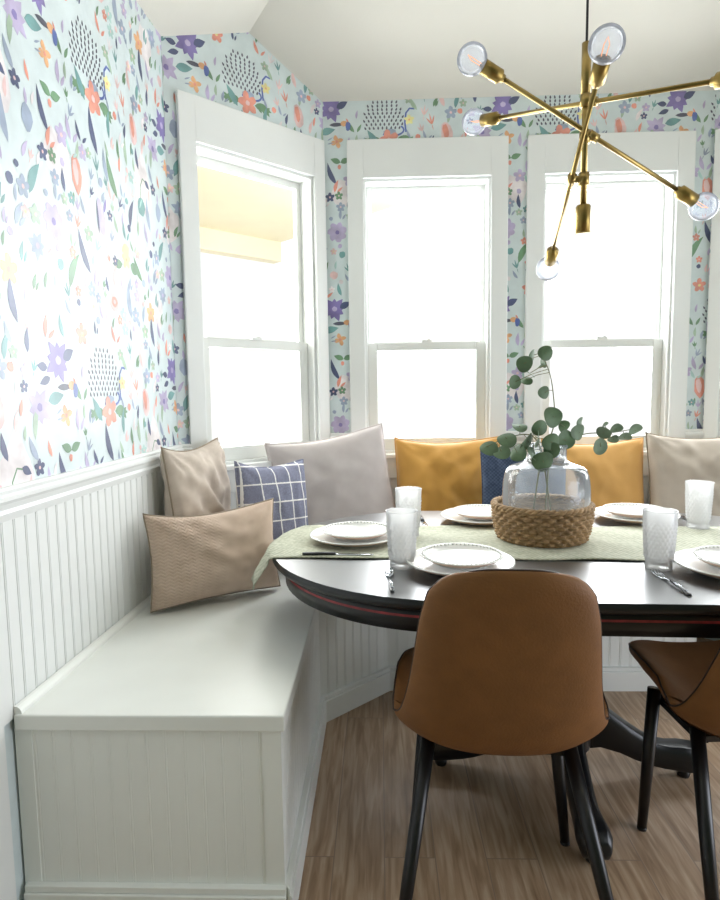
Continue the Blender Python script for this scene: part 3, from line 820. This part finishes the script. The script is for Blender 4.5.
for k in range(4):
    b = MB(); b.X = Matrix.Rotation(k * PI / 2 + R(-1.5), 4, 'Z')
    # side outline of a swan leg, r outward, z up
    topl = [(.06, .25), (.10, .24), (.15, .21), (.20, .172), (.25, .138), (.29, .116), (.33, .108), (.37, .108), (.41, .104), (.435, .085), (.44, .06)]
    bot = [(.06, .085), (.12, .095), (.18, .08), (.23, .058), (.28, .042), (.32, .034), (.36, .03), (.395, .028), (.42, .03), (.436, .042), (.44, .052)]
    hw = [.03, .032, .034, .034, .034, .035, .038, .043, .042, .034, .02]
    rings = []
    for (r0, z0), (r1_, z1), w in zip(topl, bot, hw):
        c_ = .35
        rings.append([(r1_, -w * .8, z1), (r1_, w * .8, z1), ((r0 + r1_) / 2, w, z1 + (z0 - z1) * .3), ((r0 + r1_) / 2, w, z1 + (z0 - z1) * .75), (r0, w * .7, z0), (r0, -w * .7, z0), ((r0 + r1_) / 2, -w, z1 + (z0 - z1) * .75), ((r0 + r1_) / 2, -w, z1 + (z0 - z1) * .3)])
    vs = [p for rg in rings for p in rg]; m_ = 8
    fs = [(i * m_ + j, i * m_ + (j + 1) % m_, (i + 1) * m_ + (j + 1) % m_, (i + 1) * m_ + j) for i in range(len(rings) - 1) for j in range(m_)]
    fs += [list(range(m_)), list(range((len(rings) - 1) * m_, len(rings) * m_))]
    b.add(vs, fs, True)
    lg = b.build('pedestal_leg', M['blackwood'], table, bevel=.004)
    b = MB(); b.X = Matrix.Rotation(k * PI / 2 + R(-1.5), 4, 'Z') @ Matrix.Translation((.385, 0, 0))
    b.lathe([(0, 0), (.018, 0), (.02, .006), (.02, .03), (0, .034)], 16)
    b.build('foot_glide', M['black'], lg)

# runner lying along the table, its left end falling over the edge
def runner():
    y0, y1 = -.188, .24
    xL, xR = -1.0, .98
    NX, NY = 120, 22
    def fn(a, c):
        x = xL + (xR - xL) * a; y = y0 + (y1 - y0) * c
        x += .006 * math.sin(c * 9) * (1 if a < .02 else 0)
        y += .0035 * math.sin(x * 23 + 1) * (1 if c < .05 or c > .95 else 0)
        ed = -(cc + math.sqrt(max(.02, (TB + .006) ** 2 - y * y)))   # table edge at this y
        z = TZ + .003 + .0012 * math.sin(x * 17 + y * 31)
        if x < ed:
            s_ = ed - x; r = .02
            if s_ < r * PI / 2:
                x = ed - r * math.sin(s_ / r) ; z -= r * (1 - math.cos(s_ / r))
            else:
                q = s_ - r * PI / 2; x = ed - r - .55 * q - .004 * math.sin(y * 40); z -= r + .83 * q
        return (x, y, z)
    b = MB(); b.grid(fn, NX, NY)
    # fringe threads at the falling end are part of the cloth
    for k in range(40):
        c = (k + .5) / 40
        p = Vector(fn(0, c)); b.tube([p, p + Vector((-.004 + .003 * math.sin(k), .002 * math.cos(k * 2), -.014))], .0012, 5)
    o = b.build('table_runner', M['runner'], None, solid=.002, off=1)
    o.location = (TC.x, TC.y, 0); o.rotation_euler = (0, 0, TR)
    return tag(o, 'sage green woven cloth runner laid along the black table', 'table runner')
runner()

# ------------------------------------------------------------------ plates
def plate_mesh(r, h, beads):
    b = MB()
    pr = [(0, .002), (r * .55, .002), (r * .6, .0), (r * .70, .0), (r * .73, .004), (r * .86, h * .42), (r * .985, h - .005)]
    b.m = 1; b.lathe(pr[4:] + [(r, h - .0035)], 64)
    b.m = 0; b.lathe(pr[:5], 64)
    b.lathe([(r, h - .0035), (r * 1.0, h - .001), (r * .99, h), (r * .97, h - .001), (r * .86, h * .5 + .002), (r * .76, .008), (r * .6, .006), (0, .006)], 64)
    if beads:
        for k in range(56):
            a = 2 * PI * k / 56
            b.X = Matrix.Translation((r * .93 * math.cos(a), r * .93 * math.sin(a), h * .88))
            b.lathe([(0, -.003), (.0032, -.001), (.0038, .0005), (.0026, .003), (0, .0038)], 8)
        b.X = Matrix()
    return b
dinner = plate_mesh(.148, .023, False); salad = plate_mesh(.114, .022, True)
def place_plates(x, y, ox, oy, first, where, ld, ls, on_runner):
    z = TZ + (.0062 if on_runner else .0008)
    if first is None:
        d = dinner.build('dinner_plate', [M['ware'], M['clay']]); s = salad.build('salad_plate', [M['ware'], M['clay']])
    else:
        d = first[0].copy(); s = first[1].copy(); COL.objects.link(d); COL.objects.link(s)
    d.location = (x, y, z); s.location = (x + ox, y + oy, z + .0145)
    tag(d, ld, 'plate', 'large plates at the place settings'); tag(s, ls, 'plate', 'small plates stacked on the large ones')
    return d, s
PL = place_plates(.215, 1.635, .005, .006, None, '', 'large white plate under a beaded plate, behind the near tan chair', 'small beaded white plate topping the stack behind the near tan chair', True)
place_plates(-.085, 1.945, .005, .004, PL, '', 'large white plate with clay rim at the left tip of the table', 'small white plate topping the stack at the left tip of the table', True)
place_plates(.37, 2.235, .012, .006, PL, '', 'large white plate on the far side of the table, left of the wicker basket', 'small white plate on the far stack left of the wicker basket', True)
place_plates(.94, 2.24, .0, .006, PL, '', 'large white plate on the far side, right of the wicker basket', 'small white plate on the far stack right of the wicker basket', True)
place_plates(.925, 1.585, .02, .01, PL, '', 'large white plate with clay rim cut by the right edge, near side of table', 'small white plate topping the near stack cut by the right edge', True)

# ------------------------------------------------------------------ tumblers
def tumbler():
    b = MB(); h = .158
    prof = []
    NZ = 44
    for i in range(NZ + 1):
        z = h * i / NZ
        r = .0345 + .0095 * (i / NZ) ** .9 - (.002 * math.exp(-((z - .018) / .008) ** 2))
        prof.append((r, z))
    def hob(a, i, z):
        if z < .028 or z > .128: return 0
        row = (z - .028) / .0105; k = int(row); f = row - k - .5
        th = a / (2 * PI) * 22 + (.5 if k % 2 else 0); g_ = th - math.floor(th) - .5
        d = (f * f + g_ * g_) / .2
        return .0022 * max(0, 1 - d)
    b.lathe(prof, 132, hob)
    b.lathe([(0, .0), (.0335, .0), (.0345, .002)], 66)
    b.lathe([(.044, h), (.0435, h + .001), (.0425, h), (.0425, h - .003), (.041, h * .7), (.036, .03), (.031, .016), (0, .014)], 66)
    return b.build('drinking_glass', M['tumbler'])
tg = None
for x, y, lb in ((.057, 1.655, 'hobnail tumbler near the fork, left of the near plate stack'),
                 (.092, 2.00, 'hobnail tumbler farther back, in front of the mustard cushion'),
                 (.752, 1.635, 'hobnail tumbler on the bare black top near the right fork'),
                 (1.09, 2.09, 'hobnail tumbler on the far right in front of the oatmeal cushion')):
    o = tumbler() if tg is None else tg.copy()
    if tg is None: tg = o
    else: COL.objects.link(o)
    o.location = (x, y, TZ + (.0062 if y > 1.7 else .0008)); tag(o, lb, 'glass', 'hobnail tumblers on the table')

# ------------------------------------------------------------------ cutlery
def strip(b, st, z0=.0, th=.0022):
    """flat bar along y: stations (y, halfwidth, z)"""
    n = len(st)
    vs = []
    for y, w, z in st: vs += [(-w, y, z0 + z), (w, y, z0 + z), (w * .8, y, z0 + z + th), (-w * .8, y, z0 + z + th)]
    fs = [(i * 4 + j, i * 4 + (j + 1) % 4, (i + 1) * 4 + (j + 1) % 4, (i + 1) * 4 + j) for i in range(n - 1) for j in range(4)]
    fs += [(3, 2, 1, 0), ((n - 1) * 4, (n - 1) * 4 + 1, (n - 1) * 4 + 2, (n - 1) * 4 + 3)]
    b.add(vs, fs, True)
def fork():
    t = thing('fork')
    b = MB(); strip(b, [(.0, .004, 0), (.01, .0055, .001), (.06, .005, .004), (.095, .0035, .006)], th=.004); b.build('fork_handle', M['handle'], t)['label'] = 'dark handle'
    b = MB(); strip(b, [(.02, .0035, .006), (.07, .003, .0072), (.093, .003, .006), (.12, .003, .004), (.128, .009, .002), (.145, .0115, .001), (.15, .0115, .0012)])
    for k in range(4):
        x = -.0098 + k * .0065; q = MB()
        b.X = Matrix.Translation((x, 0, 0)); strip(b, [(.148, .0018, .001), (.17, .0017, .003), (.188, .0011, .007)], th=.0018)
    b.build('fork_head', M['steel'], t)
    return t
def knife():
    t = thing('table_knife')
    b = MB(); strip(b, [(.0, .005, 0), (.008, .008, 0), (.05, .0075, .001), (.098, .006, .001)], th=.006); b.build('knife_handle', M['handle'], t)['label'] = 'dark handle'
    b = MB(); strip(b, [(.096, .0045, .002), (.11, .008, .001), (.16, .0095, .0005), (.195, .008, .0005), (.212, .002, .0005)], th=.0018); b.build('knife_blade', M['steel'], t)
    return t
fk, kn = None, None
for kind, x, y, a, lb, rn in (('f', .026, 1.435, R(2), 'fork on the bare tabletop left of the near plates, below the tumbler', 0),
                          ('f', .722, 1.405, R(0), 'fork slanting below the tumbler on the bare right side of the table', 0),
                          ('f', 1.13, 2.30, R(178), 'fork on the far side by the right tumbler, in front of the oatmeal cushion', 0),
                          ('k', .15, 2.33, R(184), 'knife on the far side between the back tumbler and far left plates', 0),
                          ('k', -.235, 1.765, R(-92), 'knife lying along the near edge of the runner at the left tip', 1)):
    if kind == 'f':
        o = fork() if fk is None else copy_tree(fk); fk = fk or o
    else:
        o = knife() if kn is None else copy_tree(kn); kn = kn or o
    o.location = (x, y, TZ + (.0065 if rn else .001)); o.rotation_euler = (0, 0, a)
    tag(o, lb, 'fork' if kind == 'f' else 'knife', 'forks on the table' if kind == 'f' else 'knives on the table')

# ------------------------------------------------------------------ basket, jug and eucalyptus
VX, VY = .522, 1.96; VZ = TZ + .006
basket = thing('wicker_basket', (VX, VY, VZ), 0, 'round brown woven seagrass basket on the runner holding the glass jug', 'basket')
b = MB()
NZ = 60; rows = 8; hb = .106
prof = []
for i in range(NZ + 1):
    z = hb * i / NZ
    prof.append((.134 + .018 * math.sin(min(1, (z / hb) * 1.15) * PI / 2), z))
NS = 26
def wv(a, i, z):
    row = z / hb * rows; k = int(min(row, rows - 1e-6)); f = row - k
    s_ = math.sin(a * NS + (PI if k % 2 else 0))
    return .0065 * s_ * math.sin(PI * f) ** .7 + .004 * math.sin(PI * f) ** .6 + .0012 * math.sin(a * 67 + k * 2.1)
b.lathe(prof, 260, wv)
b.lathe([(.152, hb), (.146, hb - .004), (.134, .01), (.0, .008)], 64); b.lathe([(0, 0), (.134, 0)], 64)
b.build('basket_wall', M['wicker'], basket)
b = MB()
for ph in (0, 2 * PI / 3, 4 * PI / 3):
    b.tube([((.152 + .006 * math.cos(16 * t + ph)) * math.cos(t), (.152 + .006 * math.cos(16 * t + ph)) * math.sin(t), hb + .004 + .006 * math.sin(16 * t + ph)) for t in [2 * PI * k / 240 for k in range(240)]], .0055, 8, closed=True)
b.build('braided_rim', M['wicker'], basket)

jug = thing('glass_vase', (VX + .012, VY, VZ + .0085), 0, 'clear bulbous glass vase with narrow neck standing in the wicker basket', 'vase')
b = MB()
b.lathe([(0, .002), (.10, .0), (.118, .006), (.126, .03), (.134, .08), (.138, .13), (.136, .17), (.131, .20), (.125, .215), (.112, .226), (.090, .233), (.072, .239), (.064, .248), (.061, .262), (.06, .285)], 72)
b.build('vase_body', M['jug'], jug)
b = MB(); b.lathe([(.06, .283), (.065, .286), (.067, .291), (.065, .296), (.06, .298), (.057, .294), (.057, .286)], 48, closed=True); b.build('vase_rim', M['jug'], jug)

def leaf_mesh(name, r, mtl):
    b = MB()
    def fn(a, c):
        u = -1 + 2 * a; v = c
        w = math.sin(PI * min(1, max(0, v)) ** .85) ** .55
        x = u * r * w; z = v * 2 * r
        return (x, .16 * r * (u * u) * w + .18 * r * math.sin(v * PI), z)
    b.grid(fn, 8, 12)
    o = b.build(name, mtl, None, sub=1)
    return o
ORG = Vector((VX + .012, VY, VZ + .0085))
def branch(pts, leaves, label, mtl):
    """pts: stem polyline (world); leaves: (world point of leaf centre, radius, tilt in picture plane, face yaw)"""
    base = Vector(pts[0])
    t = thing('eucalyptus_branch', base, 0, label, 'branch', 'eucalyptus in the vase')
    P = [Vector(p) - base for p in pts]
    fine = []
    for i in range(len(P) - 1):
        p0 = P[max(0, i - 1)]; p1 = P[i]; p2 = P[i + 1]; p3 = P[min(len(P) - 1, i + 2)]
        for k in range(6):
            s_ = k / 6
            fine.append(.5 * ((2 * p1) + (p2 - p0) * s_ + (2 * p0 - 5 * p1 + 4 * p2 - p3) * s_ ** 2 + (-p0 + 3 * p1 - 3 * p2 + p3) * s_ ** 3))
    fine.append(P[-1])
    b = MB(); k = len(fine); b.tube(fine, [.0028 - .0016 * i / k for i in range(k)], 8)
    # leaf stalks spring from the nearest stem point above the neck
    for (c, r, tilt, yaw, pit) in leaves:
        c = Vector(c) - base
        ups = [q for q in fine if q.z > .27] or fine
        near = min(ups, key=lambda q: (q - c).length)
        b.tube([near, (near + c) / 2 + Vector((0, 0, .004)), c], .0011, 6)
    b.build('branch_stem', M['stem'], t)
    for (c, r, tilt, yaw, pit) in leaves:
        c = Vector(c) - base
        o = leaf_mesh('leaf', r, mtl)
        o.parent = t
        mt = Matrix.Translation(c) @ Matrix.Rotation(R(yaw), 4, 'Z') @ Matrix.Rotation(R(tilt), 4, 'Y') @ (Matrix.Rotation(R(pit), 4, 'Z') if abs(pit) > 34 else Matrix.Rotation(R(pit), 4, 'X')) @ Matrix.Translation((0, 0, -r))
        o.matrix_local = mt
    return t
jz = VZ + .02
nk = VZ + .30
branch([(VX - .03, VY + .02, jz), (VX - .01, VY - .01, nk - .06), (VX + .008, VY - .015, nk), (.553, 1.945, 1.13), (.55, 1.95, 1.22), (.538, 1.955, 1.29), (.515, 1.96, 1.345)],
       [((.523, 1.94, 1.35), .025, 30, 10, 8), ((.452, 1.93, 1.318), .027, -60, -12, -10), ((.426, 1.93, 1.262), .023, -70, 20, 0), ((.521, 1.94, 1.227), .022, 15, 25, 5), ((.496, 1.99, 1.347), .02, -10, 50, 10),
        ((.548, 1.93, 1.15), .034, 70, 0, -15), ((.585, 1.92, 1.075), .033, 110, -10, -20), ((.482, 1.97, 1.29), .02, -80, 60, 55), ((.512, 1.97, 1.305), .018, 80, 40, 60), ((.470, 1.98, 1.268), .022, -110, 20, 62), ((.525, 1.99, 1.325), .02, 60, -60, 20), ((.60, 1.99, 1.115), .022, 50, 40, 30)],
       'tall upright eucalyptus branch with round leaves above the vase', M['leaf'])
branch([(VX + .04, VY, jz), (VX + .005, VY, nk - .06), (VX - .012, VY - .01, nk), (.47, 1.92, 1.095), (.40, 1.90, 1.09), (.33, 1.89, 1.062)],
       [((.498, 1.90, 1.118), .027, -20, 10, 10), ((.432, 1.89, 1.126), .025, -88, 0, 62), ((.39, 1.88, 1.088), .032, -100, 0, 50), ((.335, 1.88, 1.062), .03, -110, 10, 50), ((.42, 1.87, 1.045), .030, -140, -20, 35), ((.458, 1.88, 1.075), .032, -40, 30, 30),
        ((.527, 1.87, 1.075), .030, 5, 15, 10), ((.498, 1.86, 1.015), .034, 175, 0, -12), ((.525, 1.87, 1.05), .026, 150, -25, 10), ((.475, 1.88, 1.04), .026, -150, 40, 30), ((.37, 1.86, 1.05), .028, -120, 10, 56), ((.49, 1.88, 1.085), .028, -60, 55, 15)],
       'eucalyptus branch of dark leaves drooping to the left over the navy cushion', M['leaf'])
branch([(VX + .0, VY - .03, jz), (VX + .02, VY, nk - .06), (VX + .03, VY + .005, nk), (.61, 1.955, 1.08), (.66, 1.95, 1.095), (.73, 1.94, 1.098), (.79, 1.93, 1.108)],
       [((.628, 1.93, 1.10), .028, 20, 30, 10), ((.692, 1.92, 1.055), .027, -80, 0, 15), ((.698, 1.92, 1.098), .024, 20, -30, 30), ((.74, 1.92, 1.108), .022, 85, 0, 45), ((.762, 1.91, 1.082), .022, 100, 0, 55), ((.795, 1.91, 1.105), .024, 70, 0, 42), ((.636, 1.94, 1.13), .02, 10, 50, 10), ((.715, 1.95, 1.118), .016, 60, 20, 45), ((.735, 1.93, 1.075), .018, 120, 20, 50)],
       'eucalyptus branch arching to the right over the right mustard cushion', M['leaf2'])

# ------------------------------------------------------------------ chairs
CENTER = [(-.128, .884), (-.098, .765), (-.056, .62), (-.018, .50), (.028, .42), (.11, .395), (.22, .408), (.33, .434), (.41, .455), (.435, .458)]
def crv(t):
    x = t * (len(CENTER) - 1); i = min(int(x), len(CENTER) - 2); s_ = x - i
    p = [CENTER[max(0, min(len(CENTER) - 1, i + k))] for k in (-1, 0, 1, 2)]
    f = lambda k: .5 * (2 * p[1][k] + (p[2][k] - p[0][k]) * s_ + (2 * p[0][k] - 5 * p[1][k] + 4 * p[2][k] - p[3][k]) * s_ ** 2 + (-p[0][k] + 3 * p[1][k] - 3 * p[2][k] + p[3][k]) * s_ ** 3)
    return f(0), f(1)
def lerp(tab, t):
    for (a, va), (c, vc) in zip(tab[:-1], tab[1:]):
        if t <= c: return va + (vc - va) * (t - a) / (c - a)
    return tab[-1][1]
HWT = [(0, .115), (.02, .14), (.06, .168), (.12, .185), (.25, .208), (.36, .23), (.44, .25), (.52, .252), (.7, .245), (.8, .228), (.88, .198), (.95, .155), (1, .105)]
LIFT = [(0, .022), (.2, .036), (.35, .055), (.45, .074), (.52, .098), (.6, .122), (.68, .115), (.75, .092), (.85, .05), (.93, .018), (1, -.01)]
def shell0(u, t):
    hw = lerp(HWT, t)
    y, z = crv(t); y2, z2 = crv(min(1, t + .01)); y1, z1 = crv(max(0, t - .01))
    ty, tz = y2 - y1, z2 - z1; l = math.hypot(ty, tz); ty, tz = ty / l, tz / l
    ny, nz = -tz, ty                      # toward the sitter
    lf = lerp(LIFT, t) * abs(u) ** 2.6
    k = 0
    if t < .16: k = (.03 * (1 - t / .16) ** 2) * abs(u) ** 3
    if t > .86: k = -(.05 * ((t - .86) / .14) ** 2) * abs(u) ** 3
    return Vector((u * hw, y + ny * lf + ty * k, z + nz * lf + tz * k))
def shell(u, t, off=0.0):
    """u across -1..1, t from the top of the back to the seat front; off = distance along the normal"""
    p = shell0(u, t)
    if off:
        e = .012
        a = shell0(min(1, u + e), t) - shell0(max(-1, u - e), t); c = shell0(u, min(1, t + e)) - shell0(u, max(0, t - e))
        p = p + a.cross(c).normalized() * off
    return p
def chair(label):
    ch = thing('dining_chair', (0, 0, 0), 0, label, 'chair', 'tan leather chairs at the table')
    def part(nm, t0, t1, n, th, ends):
        b = MB()
        def puff(u, t):
            e = max(0, 1 - abs(u) ** 8) ** .5
            if ends == 'top': e *= min(1, (max(0, t - t0) / .05)) ** .5
            else: e *= min(1, (max(0, t1 - t) / .08)) ** .5
            return e
        cs = lambda k: math.sin((k - .5) * PI)        # crowd the columns at the rims
        for sd in (1, -1):
            def fn(a, c, sd=sd):
                u = cs(a); t = t0 + (t1 - t0) * (c ** 1.5 if ends == 'top' else 1 - (1 - c) ** 1.5)
                return shell(u, t, sd * th / 2 * puff(u, t))
            b.grid(fn, 36, 30)
        return b.build(nm, M['leather'], ch)
    TM = .50
    bk = part('backrest', 0, TM, 30, .034, 'top')
    st = part('seat', TM, 1, 30, .046, 'front')
    def pip(nm, pts, par, r=.0024):
        b = MB(); b.tube(pts, r, 8); o = b.build(nm, M['piping'], par); return o
    def loop(t0, t1, first):
        out = []
        ts = [t0 + (t1 - t0) * k / 40 for k in range(41)]
        if first: ts = ts[::-1]
        out = [shell(1, t) for t in ts]
        te = ts[-1]
        out += [shell(1 - 2 * k / 30, te) for k in range(1, 30)]
        out += [shell(-1, t) for t in ts[::-1]]
        return out
    pip('edge_piping', loop(.0, TM, True), bk)['label'] = 'dark piping round the back'
    pip('edge_piping', loop(TM, 1.0, False), st)['label'] = 'dark piping round the seat'
    for sx in (-1, 1):
        for (ty, fy, fx, tx) in ((.10, -.135, .24, .165), (.30, .275, .205, .17)):
            b = MB(); b.tube([(sx * tx, ty, .40), (sx * (tx + (fx - tx) * .5), ty + (fy - ty) * .5, .20), (sx * fx, fy, .006)], [.018, .0165, .0125], 16)
            lg = b.build('leg', M['black'], ch)
            b = MB(); b.tube([(sx * fx, fy, .0), (sx * fx, fy, .008)], .013, 12); b.build('foot_cap', M['black'], lg)
    b = MB()
    b.box((-.165, .095, .365), (.165, .12, .38)); b.box((-.17, .29, .372), (.17, .315, .387)); b.box((-.16, .10, .36), (-.135, .31, .376)); b.box((.135, .10, .36), (.16, .31, .376))
    b.build('seat_frame', M['black'], ch)
    return ch
c1 = chair('tan leather chair seen from behind, tucked at the near side of the table')
c1.location = (.27, 1.305, 0); c1.rotation_euler = (0, 0, R(-4))
c2 = copy_tree(c1)
c2['label'] = 'tan leather chair cut off by the right edge, turned toward the table'
c2.location = (.945, 1.36, 0); c2.rotation_euler = (0, 0, R(3))

# ------------------------------------------------------------------ chandelier
CH = Vector((.565, 1.745, 0))
lamp = thing('chandelier', (CH.x, CH.y, zf), 0, 'brass chandelier with three crossing rods and six clear globe bulbs over the table', 'chandelier')
def L(p): return Vector(p) - Vector((CH.x, CH.y, zf))
b = MB(); b.lathe([(0, 0), (.065, 0), (.065, -.012), (.02, -.022), (0, -.022)], 32); b.build('ceiling_canopy', M['brass'], lamp)
b = MB(); b.tube([L((CH.x, CH.y, zf - .02)), L((CH.x, CH.y, 2.15))], .0035, 8); b.build('cord', M['cord'], lamp)
b = MB(); b.tube([L((CH.x, CH.y, 2.15)), L((CH.x, CH.y, 1.735))], .0085, 16); b.tube([L((CH.x, CH.y, 2.16)), L((CH.x, CH.y, 2.02))], .0125, 16)
b.build('stem', M['brass'], lamp)
b = MB(); b.X = Matrix.Translation(L((CH.x, CH.y, 1.665)))
b.lathe([(0, 0), (.02, 0), (.02, .07), (.0175, .074), (0, .074)], 24); b.build('finial_cup', M['brass2'], lamp)
arms = [((.248, 1.669, 2.09), (.926, 1.815, 1.748)), ((.309, 2.03, 2.085), (.861, 1.474, 1.94)), ((.503, 1.42, 1.985), (.559, 2.067, 1.632))]
for A, B in arms:
    A, B = Vector(A), Vector(B); d = (B - A).normalized(); mid = (A + B) / 2
    zj = mid.z
    b = MB(); b.tube([L(A + d * .05), L(B - d * .05)], .0062, 12)
    b.tube([L(mid - Vector((0, 0, 0))), L((CH.x, CH.y, zj))], .009, 12)
    b.tube([L((CH.x, CH.y, zj - .016)), L((CH.x, CH.y, zj + .016))], .0145, 16)
    b.tube([L(mid - d * .014), L(mid + d * .014)], .012, 14)
    ar = b.build('arm_rod', M['brass'], lamp)
    for E, dd in ((A, -d), (B, d)):
        q = dd.to_track_quat('Z', 'Y').to_matrix().to_4x4()
        T = Matrix.Translation(L(E)) @ q
        b = MB(); b.X = T
        b.lathe([(0, -.098), (.010, -.098), (.012, -.09), (.0185, -.086), (.0185, -.034), (.016, -.033), (.014, -.04), (0, -.04)], 24); b.build('socket', M['brass2'], ar)
        b = MB(); b.X = T
        rb = .039
        b.lathe([(.0125, -.040), (.014, -.034)] + [(rb * math.sin(a), -rb * math.cos(a)) for a in [R(24 + 156 * k / 20) for k in range(21)]], 32)
        bb = b.build('bulb', M['bulb'], lamp)
        b = MB(); b.X = T
        b.tube([(-.005, 0, -.03), (-.006, 0, .0), (0, .004, .014), (.006, 0, 0), (.005, 0, -.03)], .0011, 6); b.build('filament', M['filament'], bb)
        b = MB(); b.X = T
        b.lathe([(0, -.045), (.013, -.045), (.013, -.033), (.006, -.026), (0, -.025)], 16); b.build('bulb_cap', M['cap'], bb)

# ------------------------------------------------------------------ light
w = bpy.data.worlds.new('bright overcast day'); scn.world = w; w.use_nodes = True
bg = w.node_tree.nodes['Background']; bg.inputs[0].default_value = (1.0, 1.0, .98, 1); bg.inputs[1].default_value = WORLD = 1.05
def area(name, fr, u, v, z, sx, sz, power, col=(1, 1, 1)):
    l = bpy.data.lights.new(name, 'AREA'); l.shape = 'RECTANGLE'; l.size = sx; l.size_y = sz; l.energy = power; l.color = col
    o = bpy.data.objects.new(name, l); COL.objects.link(o)
    c = fr @ Vector((u, v, z)); d = (fr.to_3x3() @ Vector((0, 1, -.12))).normalized()
    o.location = c; o.rotation_euler = (-d).to_track_quat('Z', 'Y').to_euler()
    return o
zc = (Z_SILL + Z_HEAD) / 2
area('daylight', F_BACK, (H1[0] + H1[1]) / 2, -.3, zc, .9, 1.6, 52, (.93, .97, 1))
area('daylight', F_BACK, (H2[0] + H2[1]) / 2, -.3, zc, .9, 1.6, 52, (.93, .97, 1))
area('daylight', F_BAYL, L_BAY / 2, -.5, zc, .9, 1.6, 52, (.97, 1, .97))
area('daylight', F_BAYR, L_BAY / 2, -.4, zc, .9, 1.6, 52, (.93, .97, 1))

l = area('daylight', F_RIGHT, 1.4, -.35, .75, 1.6, 1.4, 40, (.82, .88, 1))
scn.view_settings.view_transform = 'Standard'
scn.view_settings.look = 'None'
scn.view_settings.exposure = 0.0

# ------------------------------------------------------------------ camera
F_, P_, YW, RL, HC = 606.67, .0972, .0336, .0138, 1.1073 * 1.12
cam = bpy.data.cameras.new('camera'); cam.sensor_fit = 'HORIZONTAL'; cam.sensor_width = 36; cam.lens = F_ / 720 * 36; cam.clip_start = .02
co = bpy.data.objects.new('camera', cam); COL.objects.link(co)
fw = Vector((-math.sin(YW) * math.cos(P_), math.cos(YW) * math.cos(P_), -math.sin(P_)))
rt = Vector((math.cos(YW), math.sin(YW), 0)); up = rt.cross(fw)
# picture axes rolled by RL
r2 = rt * math.cos(RL) - up * math.sin(RL); u2 = rt * math.sin(RL) + up * math.cos(RL)
co.matrix_world = Matrix(((r2.x, u2.x, -fw.x, 0), (r2.y, u2.y, -fw.y, 0), (r2.z, u2.z, -fw.z, HC), (0, 0, 0, 1)))
scn.camera = co
